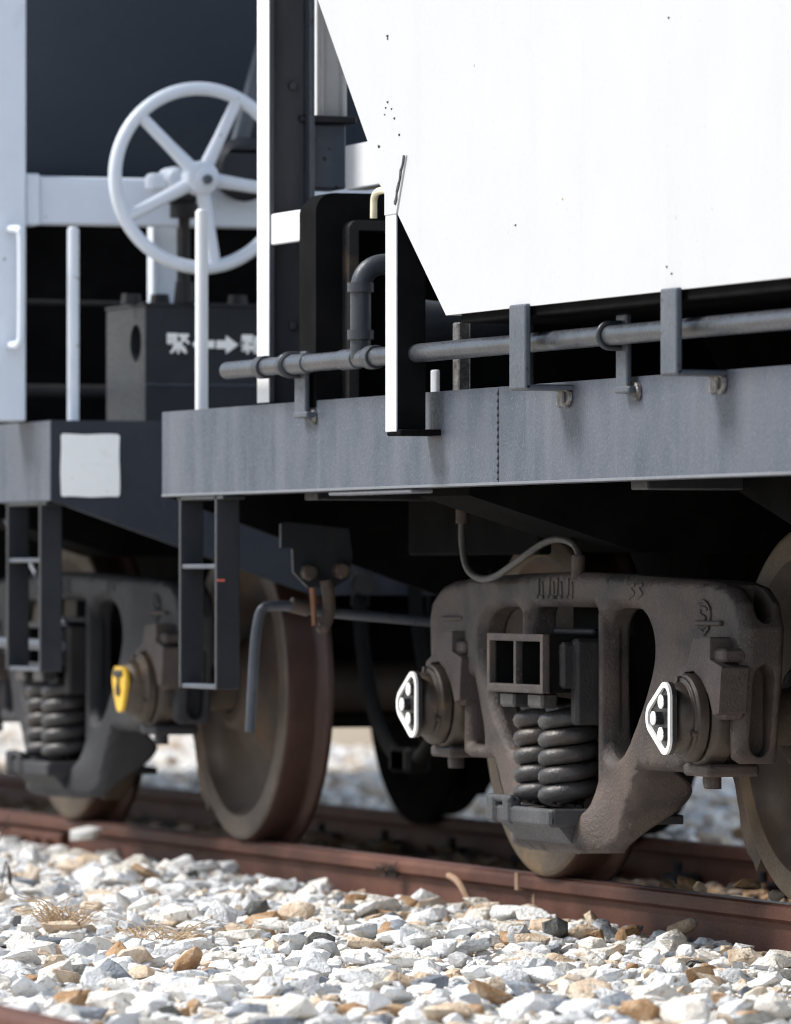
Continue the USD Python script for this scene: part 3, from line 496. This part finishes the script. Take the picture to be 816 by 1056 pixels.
for px, top, bot in ((640.5, 323, 402), (309, 362, 428)):
    e0, e1 = onY(px - 5.5, bot, -.765), onY(px + 5.5, top, -.765)
    obj('clamp_bar', [box(e0[0], e1[0], -.765, -.752, e0[2], e1[2], .003), box(e0[0], e1[0] + .02, -.768, SY + .002, e0[2] - .008, e0[2] + .006, .003)], 'bracket_grey', A)
    x = (e0[0] + e1[0]) / 2; obj('clamp_bolt', [tube([(x, PY + .03, PZ - .026)] + [(x, PY - .026 * math.sin(t) + 0, PZ - .026 * math.cos(t)) for t in np.linspace(0, math.pi, 12)] + [(x, PY + .03, PZ + .026)], .0062, 8)], 'pipe_dark', A, smooth=50)
    obj('weld_tab', [tube([(x + .035 + .018 * math.sin(t), SY - .004, e0[2] - .005 - .014 * math.cos(t)) for t in np.linspace(.1, 3.0, 9)], .007, 7)], 'weld', A)
w0 = onY(474, 403, -.62); obj('rough_bar', box(w0[0] - .02, w0[0] + .02, -.63, -.60, 1.148, 1.33), 'weld', A)
w1 = onY(451, 400, -.62); obj('white_bar', box(w1[0] - .02, w1[0] + .02, -.63, -.62, 1.16, 1.225), 'white_trim', A)
w2 = onY(449, 332, -.55); obj('hanging_pipe', latheY([(0, -.62), (.05, -.62), (.055, -.60), (.05, -.55), (.045, -.3), (0, -.3)], w2[0], w2[2], 24), 'pipe_dark', A, smooth=40)
# white stanchion, step, hanger and lever at this end
v0 = onX(208, 300, -1.86); obj('stanchion', [tube([(-1.86, v0[1], 1.16), (-1.86, v0[1], 1.685), (-1.86, v0[1], 1.692)], [.0165, .0165, .011], 16)], 'white_trim', A, smooth=40)
def step(parent, x0, x1, zb_, zm, mat):
    for x in (x0, x1): obj('step_stile', box(x - .009, x + .009, SY + .001, SY + .062, zb_, .947, .002), mat, parent)
    for z in (zm, zb_): obj('step_rung', box(x0 + .009, x1 - .009, SY + .004, SY + .055, z, z + .012, .002), 'bracket_grey', parent)
    obj('step_foot', box(x0 - .02, x1 + .06, SY + .001, SY + .06, .936, .9475, .002), mat, parent)
la, lb = onY(185, 600, SY)[0], onY(222, 600, SY)[0]; step(A, la, lb, .459, .762, 'dark_paint')
rm = onX(227, 601, lb + .01); obj('red_mark', box(lb + .0085, lb + .0105, SY + .003, SY + .022, .730, .7365, .0005), 'red_mark', A)
HX = -1.60
def X3(px, py): return onX(px, py, HX)
hp = [X3(px, py)[1:] for px, py in [(296, 538), (360, 545), (364, 572), (360, 596), (345, 606), (318, 606), (303, 590), (302, 566), (290, 565), (290, 540)]]
obj('lever_bracket', tm(exYZ(np.array(hp)[::-1], HX - .015, HX)), 'dark_paint', A)
for px, py in ((317, 590), (350, 588)): c = X3(px, py); obj('bracket_bolt', latheX([(0, .03), (.018, .03), (.022, .02), (.022, 0)], HX, c[1], c[2], 8), 'cast_iron', A)
hk = [X3(px, py) + [.03, 0, 0] for px, py in [(332, 598), (335, 612), (336, 632), (330, 647), (324, 650)]]
obj('hanger_hook', tube(smooth_path(hk, 6), [.017] * 2 + [.017] * (len(smooth_path(hk, 6)) - 4) + [.012, .008], 10), 'cast_iron', A, smooth=60)
hk2 = [X3(px, py) + [.04, 0, 0] for px, py in [(317, 606), (318, 622), (319, 645)]]; obj('hook_edge', tube(hk2, [.008, .008, .006], 8), 'copper', A)
lv = [X3(445, 641), X3(340, 632), X3(292, 624), X3(269, 626), X3(263, 660), X3(258, 755)]
obj('uncoupling_lever', tube(smooth_path(lv, 8, .35), .0135, 12), 'bracket_grey', A, smooth=60)
obj('lever_sleeve', rod(X3(300, 623.5), X3(318, 628), .02), 'cast_iron', A)
hs = smooth_path([onY(477, 528, -.36), onY(476, 560, -.36), onY(482, 592, -.36), onY(505, 600, -.36), onY(535, 578, -.36), onY(565, 556, -.33), onY(585, 556, -.31), onY(598, 566, -.31), onY(597, 596, -.31)], 6, .5)
obj('air_hose', tube(hs, .009, 10), 'rubber', A, smooth=60)
obj('hose_fitting', rod(onY(597, 572, -.31), onY(596, 597, -.31), .016), 'cast_iron', A); obj('hose_fitting', rod(onY(477, 524, -.36), onY(477, 540, -.36), .016), 'cast_iron', A)
bogie(A, 0., 'white', 'brown cast bogie with white triangular bearing ends', 'cast_iron', ('wheel_rim', 'wheel_rim'))

# ---------------------------------------------------------------- the dark ended wagon behind
XB = -2.815
B = thing('hopper_wagon', 'blurred hopper wagon on the left with handwheel and dark end', 'railway wagon', base=(XB, YC, 0))
obj('side_sill', tm(sill(-12.6, XB - .003)), 'sill_paint', B, label='grey side sill of the left wagon'); obj('side_sill', mir(sill(-12.6, XB - .003)), 'sill_paint', B, label='side sill on the far side')
obj('end_sill', tm(exYZ([(-.738, 1.166), (-.738, .950), (-.106, .731), (.02, .69), (1.112, .69), (1.238, .731), (1.87, .950), (1.87, 1.166)], XB - .03, XB)), 'navy_paint', B)
s0, s1 = onX(62.5, 447.5, XB), onX(123, 512.5, XB); ey = (s1[1] - s0[1]); ez = s0[2] - s1[2]
edge = [(s0[1] + ey * t, s1[2] + .0012 * math.sin(9 * t)) for t in np.linspace(.03, .97, 9)] + [(s1[1] + .0012 * math.sin(7 * t), s1[2] + ez * t) for t in np.linspace(.03, .97, 9)] + [(s1[1] - ey * t, s0[2] + .0012 * math.sin(8 * t)) for t in np.linspace(.03, .97, 9)] + [(s0[1] + .0012 * math.sin(8 * t), s0[2] - ez * t) for t in np.linspace(.03, .97, 9)]
obj('white_panel', tm(exYZ(edge, XB - .001, XB + .003)), 'stencil_white', B, label='rough edged white square on the end sill')
obj('deck', box(-12.6, XB - .02, SY + .03, 2 * YC - SY - .03, 1.125, 1.147), 'shade_black_paint', B)
obj('centre_sill', box(-12.5, XB - .05, YC - .17, YC + .17, .70, .95), 'shade_black_paint', B)
obj('body_bolster', tm(exYZ([(-.62, 1.12), (-.62, .93), (-.2, .80), (1.33, .80), (1.75, .93), (1.75, 1.12)], -4.30, -3.98)), 'shade_black_paint', B)
obj('coupler', [box(-2.9, -2.36, YC - .07, YC + .07, .80, .94, .02), box(-2.44, -2.30, YC - .05, YC + .2, .77, .99, .03)], 'cast_dark', B)
obj('discharge_chute', tm(exXZ([(-6.0, 1.12), (-6.7, .34), (-9.2, .34), (-9.9, 1.12)], -.35, 2 * YC + .35)), 'shade_black_paint', B)
obj('hopper_body', tm(exXZ([(-12.5, 3.4), (-3.10, 3.4), (-3.10, 3.02), (-4.62, 1.93), (-4.62, 1.88), (-12.5, 1.88)], HY, 2 * YC - HY)), 'slope_paint', B, label='dark slope sheet at the end of the left hopper')
obj('lower_hopper', tm(exXZ([(-12.48, 1.879), (-4.66, 1.879), (-5.3, 1.16), (-12.48, 1.16)], -.6, 2 * YC + .6)), 'shade_black_paint', B)
obj('slope_flange', box(-4.63, -4.55, HY + .02, 2 * YC - HY - .02, 1.89, 1.925), 'bracket_grey', B)
obj('cross_rod', rod((-3.6, -.7, 1.52), (-3.6, 1.8, 1.50), .008), 'cast_dark', B); obj('cross_rod', rod((-3.7, -.7, 1.27), (-3.7, 1.8, 1.265), .02), 'cast_dark', B)
pa, pb = onX(-14, 200, -3.02)[1], onX(27, 200, -3.02)[1]
obj('end_post', [box(-3.13, -3.02, pa, pb, 1.168, 2.9, .004)], 'pale_trim', B)
ba, bb = onX(29, 181, -3.05), onX(29, 231, -3.05)
obj('end_beam', box(-3.11, -3.05, pb - .01, 1.85, bb[2], ba[2], .006), 'pale_trim', B); obj('beam_bracket', box(-3.115, -3.035, pb + .001, onX(42, 200, -3.035)[1], bb[2] - .004, ba[2] + .006, .006), 'pale_trim', B)
gh = [onX(8, 236, -3.02), onX(20, 236, -2.93), onX(22, 243, -2.93), onX(22, 348, -2.93), onX(19, 356, -2.93), onX(9, 356, -3.02)]
obj('grab_handle', tube(smooth_path(gh, 5, .3), .0105, 10), 'pale_trim', B, smooth=60)
v1 = onX(75.5, 300, -2.90); obj('stanchion', tube([(-2.9, v1[1], 1.15), (-2.9, v1[1], 1.688), (-2.9, v1[1], 1.697)], [.0165, .0165, .011], 16), 'pale_trim', B, smooth=40)
uu0, uu1 = onX(155, 260, -3.14)[1], onX(184, 260, -3.14)[1]
obj('upright', [box(-3.17, -3.15, uu0, uu1, 1.16, bb[2] + .02), box(-3.15, -3.12, uu0, uu0 + .012, 1.16, bb[2] + .02)], 'pale_trim', B)
# brake gear box with painted signs
BX = -2.95; y0, y1, zt_ = -.429, -.02, onX(150, 315, -2.95)[2]
hole = onY(140, 354, y0)
gb = exXZ([(-3.316, 1.15), (BX, 1.15), (BX, zt_), (-3.316, zt_)], y0, y1) - Manifold.cylinder(.12, .052, .052, 28).rotate((90, 0, 0)).translate((hole[0], y0 + .06, hole[2]))
G = thing('gear_box', 'dark grey box with a round hole and white brake signs', base=(BX, y0, 1.15), parent=B)
obj('gear_case', tm(gb), 'dark_paint', G); obj('case_edge', box(-3.32, BX + .004, y0 - .004, y1 + .004, zt_ - .002, zt_ + .008, .003), 'dark_paint', G)
obj('weld_line', tube([(BX + .001, y0 + .02 * i, onX(200, 397, BX)[2] + .001 * math.sin(i * 1.9)) for i in range(20)], .002, 6), 'frame_grey', G)
def sign(name, strokes, px0, py0, px1, py1, w=.0036):
    a, b = onX(px0, py0, BX), onX(px1, py1, BX); P = lambda u, v_: (a[1] + (b[1] - a[1]) * u, a[2] + (b[2] - a[2]) * v_)
    obj(name, [tm(exYZ(ring_of(LineString([P(*p) for p in s]).buffer(w, quad_segs=3)), BX - .001, BX + .0025 + .0003 * (i % 4))) for i, s in enumerate(strokes)], 'stencil_white', G)
tight = [[(.04, 0), (.04, .48)], [(.04, .02), (.44, .02)], [(.04, .25), (.4, .25)], [(.04, .47), (.46, .47)], [(.22, .02), (.22, .47)], [(.40, .13), (.40, .36)], [(.10, .13), (.40, .13)], [(.10, .36), (.40, .36)], [(.56, .04), (.94, .04), (.60, .46)], [(.62, .12), (.96, .46)],
         [(.50, .52), (.32, .62), (.62, .62)], [(.62, .54), (.28, .76), (.74, .74)], [(.66, .66), (.80, .80)], [(.50, .76), (.50, 1.0)], [(.32, .84), (.18, .98)], [(.66, .84), (.84, .98)]]
loose = [[(.06, .02), (.06, .38)], [(.06, .02), (.46, .02)], [(.06, .13), (.42, .13)], [(.06, .24), (.42, .24)], [(.02, .37), (.5, .37)], [(.30, .37), (.16, .48)], [(.92, .0), (.58, .14)], [(.92, .14), (.58, .28)], [(.94, .28), (.56, .46)],
         [(.04, .62), (.48, .62)], [(.26, .5), (.26, 1.0)], [(.26, .64), (.06, .86)], [(.26, .64), (.46, .82)], [(.66, .54), (.54, .76)], [(.78, .54), (.96, .76)], [(.74, .74), (.58, .98), (.92, .94)], [(.84, .84), (.96, 1.0)]]
sign('brake_character', tight, 172.5, 344.5, 195, 363.5); sign('brake_character', loose, 249, 346, 273, 364)
def flat(name, pts): obj(name, tm(exYZ([onX(px, py, BX)[1:] for px, py in pts][::-1], BX - .001, BX + .0028)), 'stencil_white', G)
flat('sign_arrow', [(223, 351), (233, 351), (233, 346), (245.5, 355.5), (233, 365), (233, 359.5), (223, 359.5)]); flat('sign_dash', [(213, 351), (221, 351), (221, 359), (213, 359)]); flat('sign_arrow', [(211.5, 351), (205, 351), (205, 347), (198, 355), (205, 363), (205, 359), (211.5, 359)])
for px in (135, 165, 245): c = onX(px, 308, -3.05); obj('case_nut', tm(Manifold.cylinder(.03, .03, .026, 8).translate((-3.05, c[1], zt_ + .006))), 'cast_dark', G)
# handwheel
WX = -2.8; wc = onX(207, 183.5, WX); R = .2445
Wh = thing('handwheel', 'pale five spoked brake handwheel', base=tuple(wc), parent=B)
obj('wheel_rim', torusX(WX, wc[1], wc[2], R, .0185), 'pale_trim', Wh, smooth=True)
for k in range(5):
    a = math.radians(-8 + 72 * k); d = np.array([0, math.cos(a), math.sin(a)])
    obj('spoke', tube([wc + d * .03, wc + d * .12, wc + d * (R - .004)], [.021, .0175, .0165], 12), 'pale_trim', Wh, smooth=60)
obj('hub', [latheX([(0, .045), (.020, .045), (.024, .036), (.036, .034), (.044, .028), (.047, .01), (.047, -.03), (0, -.03)], WX, wc[1], wc[2], 32)], 'pale_trim', Wh, smooth=35)
obj('hub_nut', latheX([(0, .064), (.012, .062), (.014, .05), (.014, .044)], WX, wc[1] + .004, wc[2] - .006, 8), 'bracket_grey', Wh)
gc = onX(178, 190, -2.92)
obj('brake_shaft', [rod((WX - .02, wc[1], wc[2]), (-3.06, wc[1], wc[2]), .02)], 'cast_dark', B); 
obj('gear_bracket', [latheX([(0, .04), (.02, .04), (.033, .02), (.033, -.04), (0, -.04)], -2.92, gc[1], gc[2] + .015, 20), box(-2.96, -2.90, gc[1] - .07, gc[1] + .03, gc[2] - .02, gc[2] + .03, .01)], 'pale_trim', B, smooth=35)
sx = onX(190, 250, -2.97); obj('vertical_shaft', [rod((-2.97, sx[1], zt_), (-2.97, sx[1], wc[2]), .016), tm(Manifold.cylinder(.06, .03, .024, 16).translate((-2.97, sx[1], zt_ + .008))), tm(Manifold.cylinder(.04, .04, .04, 16).translate((-2.97, sx[1], wc[2] - .10))), box(-3.0, -2.94, sx[1] - .05, sx[1] + .03, wc[2] - .06, wc[2] - .03, .006)], 'cast_dark', B)
ds = onX(252, 152, -3.0); obj('buffer_stool', [latheX([(0, -.1), (.07, -.1), (.09, 0), (.07, .02), (0, .02)], -3.0, ds[1], ds[2] - .06, 24), box(-3.12, -2.98, ds[1] - .05, ds[1] + .15, ds[2] - .02, ds[2] - .003, .004)], 'dark_paint', B)
dg0, dg1 = onX(246, 150, -3.07), onX(275, 40, -3.07); obj('diagonal_brace', tube([dg0, dg0 * .5 + dg1 * .5, dg1 + (dg1 - dg0) * .6], .026, 8), 'bracket_grey', B)
step(B, onY(7, 600, SY)[0], onY(40.5, 600, SY)[0], .482, .78, 'dark_paint')
xb_ = onY(7, 600, SY)[0]; obj('step_brace', rod((xb_ - .3, SY + .085, .90), (xb_ + .27, SY + .085, .61), .008), 'bracket_grey', B); obj('brake_pipe', rod((xb_ - .6, SY + .12, .555), (xb_ + .12, SY + .12, .55), .016), 'bracket_grey', B)
for (W, pts) in ((A, [(-1.80, .02, .70), (-1.86, .0, .60), (-2.0, -.02, .40), (-2.16, -.02, .27), (-2.29, -.02, .245)]), (B, [(-2.82, .02, .70), (-2.76, .0, .60), (-2.62, -.02, .40), (-2.46, -.02, .27), (-2.31, -.02, .245)])):
    pts = [(x_, y_ + .13, z_) for x_, y_, z_ in pts]
    obj('brake_hose', tube(smooth_path(pts, 6, .45), .021, 12), 'rubber_black', W, smooth=60); obj('hose_coupling', box(pts[-1][0] - .07, pts[-1][0] + .07, pts[-1][1] - .035, pts[-1][1] + .035, .215, .285, .012), 'rubber_black', W)
    x = pts[0][0]; obj('angle_cock', [rod((x - .05, .15, .72), (x + .05, .15, .72), .03), rod((x, .15, .66), (x, .15, .76), .026)], 'cast_dark', W)
    obj('brake_hose', tube(smooth_path([np.array(p) * [1, 1, 1] + [0, .16, .05 if k < 3 else .09] for k, p in enumerate(pts)], 6, .45), .019, 12), 'rubber_black', W, smooth=60)
bogie(B, -4.10, 'yellow', 'grey blurred bogie with yellow triangular bearing ends', 'cast_grey', ('wheel_rim', 'wheel_rim_grey'))

# ---------------------------------------------------------------- small plants and scraps
def blades(base, n, L, spread, mat_r, seed, lean=(0, 0), flatz=.6):
    r = np.random.default_rng(seed); out = []
    for i in range(n):
        a = r.uniform(0, 2 * np.pi); b = np.array(base) + [r.normal(0, spread), r.normal(0, spread * .5), 0]; l = L * r.uniform(.5, 1.1)
        e = np.array([math.cos(a) + lean[0], math.sin(a) + lean[1], flatz * r.uniform(.2, 1.2)]); e /= np.linalg.norm(e); m = b + e * l * .5 + [0, 0, l * .14]; t = b + e * l + [0, 0, -l * .05 * r.uniform(0, 2)]
        out.append(tube([b, (b + m) / 2 + r.normal(0, .006, 3), m, (m + t) / 2 + r.normal(0, .006, 3), t], [mat_r, mat_r, mat_r * .8, mat_r * .6, mat_r * .3], 5))
    return out
c = onZ(66, 955, -.085); tf = obj('dry_grass', blades(c, 60, .14, .05, .0017, 21), 'dry_straw', label='withered straw coloured grass tuft at the left in the ballast', category='grass tuft')
c = onZ(165, 968, -.085); obj('dry_grass', blades(c, 34, .12, .06, .0014, 22, flatz=.3), 'dry_straw', label='thin flattened straw wisps right of the thicker grass tuft', category='grass tuft')
wY = -1.05
sm_ = thing('weed_stem', 'dark bent weed stem with seed head at left edge of picture', 'weed', base=tuple(onY(5, 935, wY)))
obj('stalk', [tube(smooth_path([onY(-2, 930, wY), onY(3, 905, wY), onY(6, 885, wY), onY(9, 897, wY)], 5), .0019, 6), tube(smooth_path([onY(0, 928, wY), onY(8, 914, wY), onY(14, 915, wY), onY(20, 930, wY), onY(25, 942, wY)], 5), .0016, 6), tube([onY(-4, 872, wY), onY(2, 860, wY), onY(11, 838, wY)], [.0018, .0015, .0008], 6)], 'dark_stem', sm_)
obj('seed_head', tube([onY(9, 893, wY), onY(10, 905, wY), onY(11, 914, wY)], [.002, .007, .002], 7), 'dark_stem', sm_)
c = onY(404, 892, -.04); obj('dry_weed', blades(c - [0, 0, .03], 26, .055, .012, .0022, 23, flatz=1.2), 'dark_stem', label='small dark weed clump clinging to the near rail', category='weed')
kk = [onY(463, 903, -.05), onY(472, 908, -.06), onY(480, 922, -.085), onY(486, 936, -.10)]
obj('rusty_strip', tube(smooth_path(kk, 5), .0085, 7), 'rust_pale', label='bent rusty strip leaning against the near rail', category='metal strip')
def bush(name, base, rad, n, seed, label):
    r = np.random.default_rng(seed); t = thing(name, label, 'bush', base=tuple(base)); V, F = [], []
    st = [rod(base, base + [r.normal(0, rad * .4), r.normal(0, rad * .4), rad * 1.1], .012, 5) for _ in range(6)]
    for i in range(n):
        d = r.normal(size=3); d /= np.linalg.norm(d); d[2] = abs(d[2]); p = base + d * rad * r.uniform(.35, 1.05) * [1, 1, 1.25]; s = .05 * r.uniform(.6, 1.5); a, b = r.normal(size=3), r.normal(size=3); a /= np.linalg.norm(a); b = np.cross(a, b); b /= np.linalg.norm(b)
        k = len(V); V += [p - a * s, p + b * s * .4, p + a * s, p - b * s * .4]; F += [(k, k + 1, k + 2), (k, k + 2, k + 3)]
    obj('stem', st, 'dark_stem', t); obj('foliage', trimesh.Trimesh(V, F, process=False), 'leaf_green', t)
bush('green_bush', onY(10, 778, 5.2), .36, 700, 31, 'low yellow green bush far behind the left bogie')
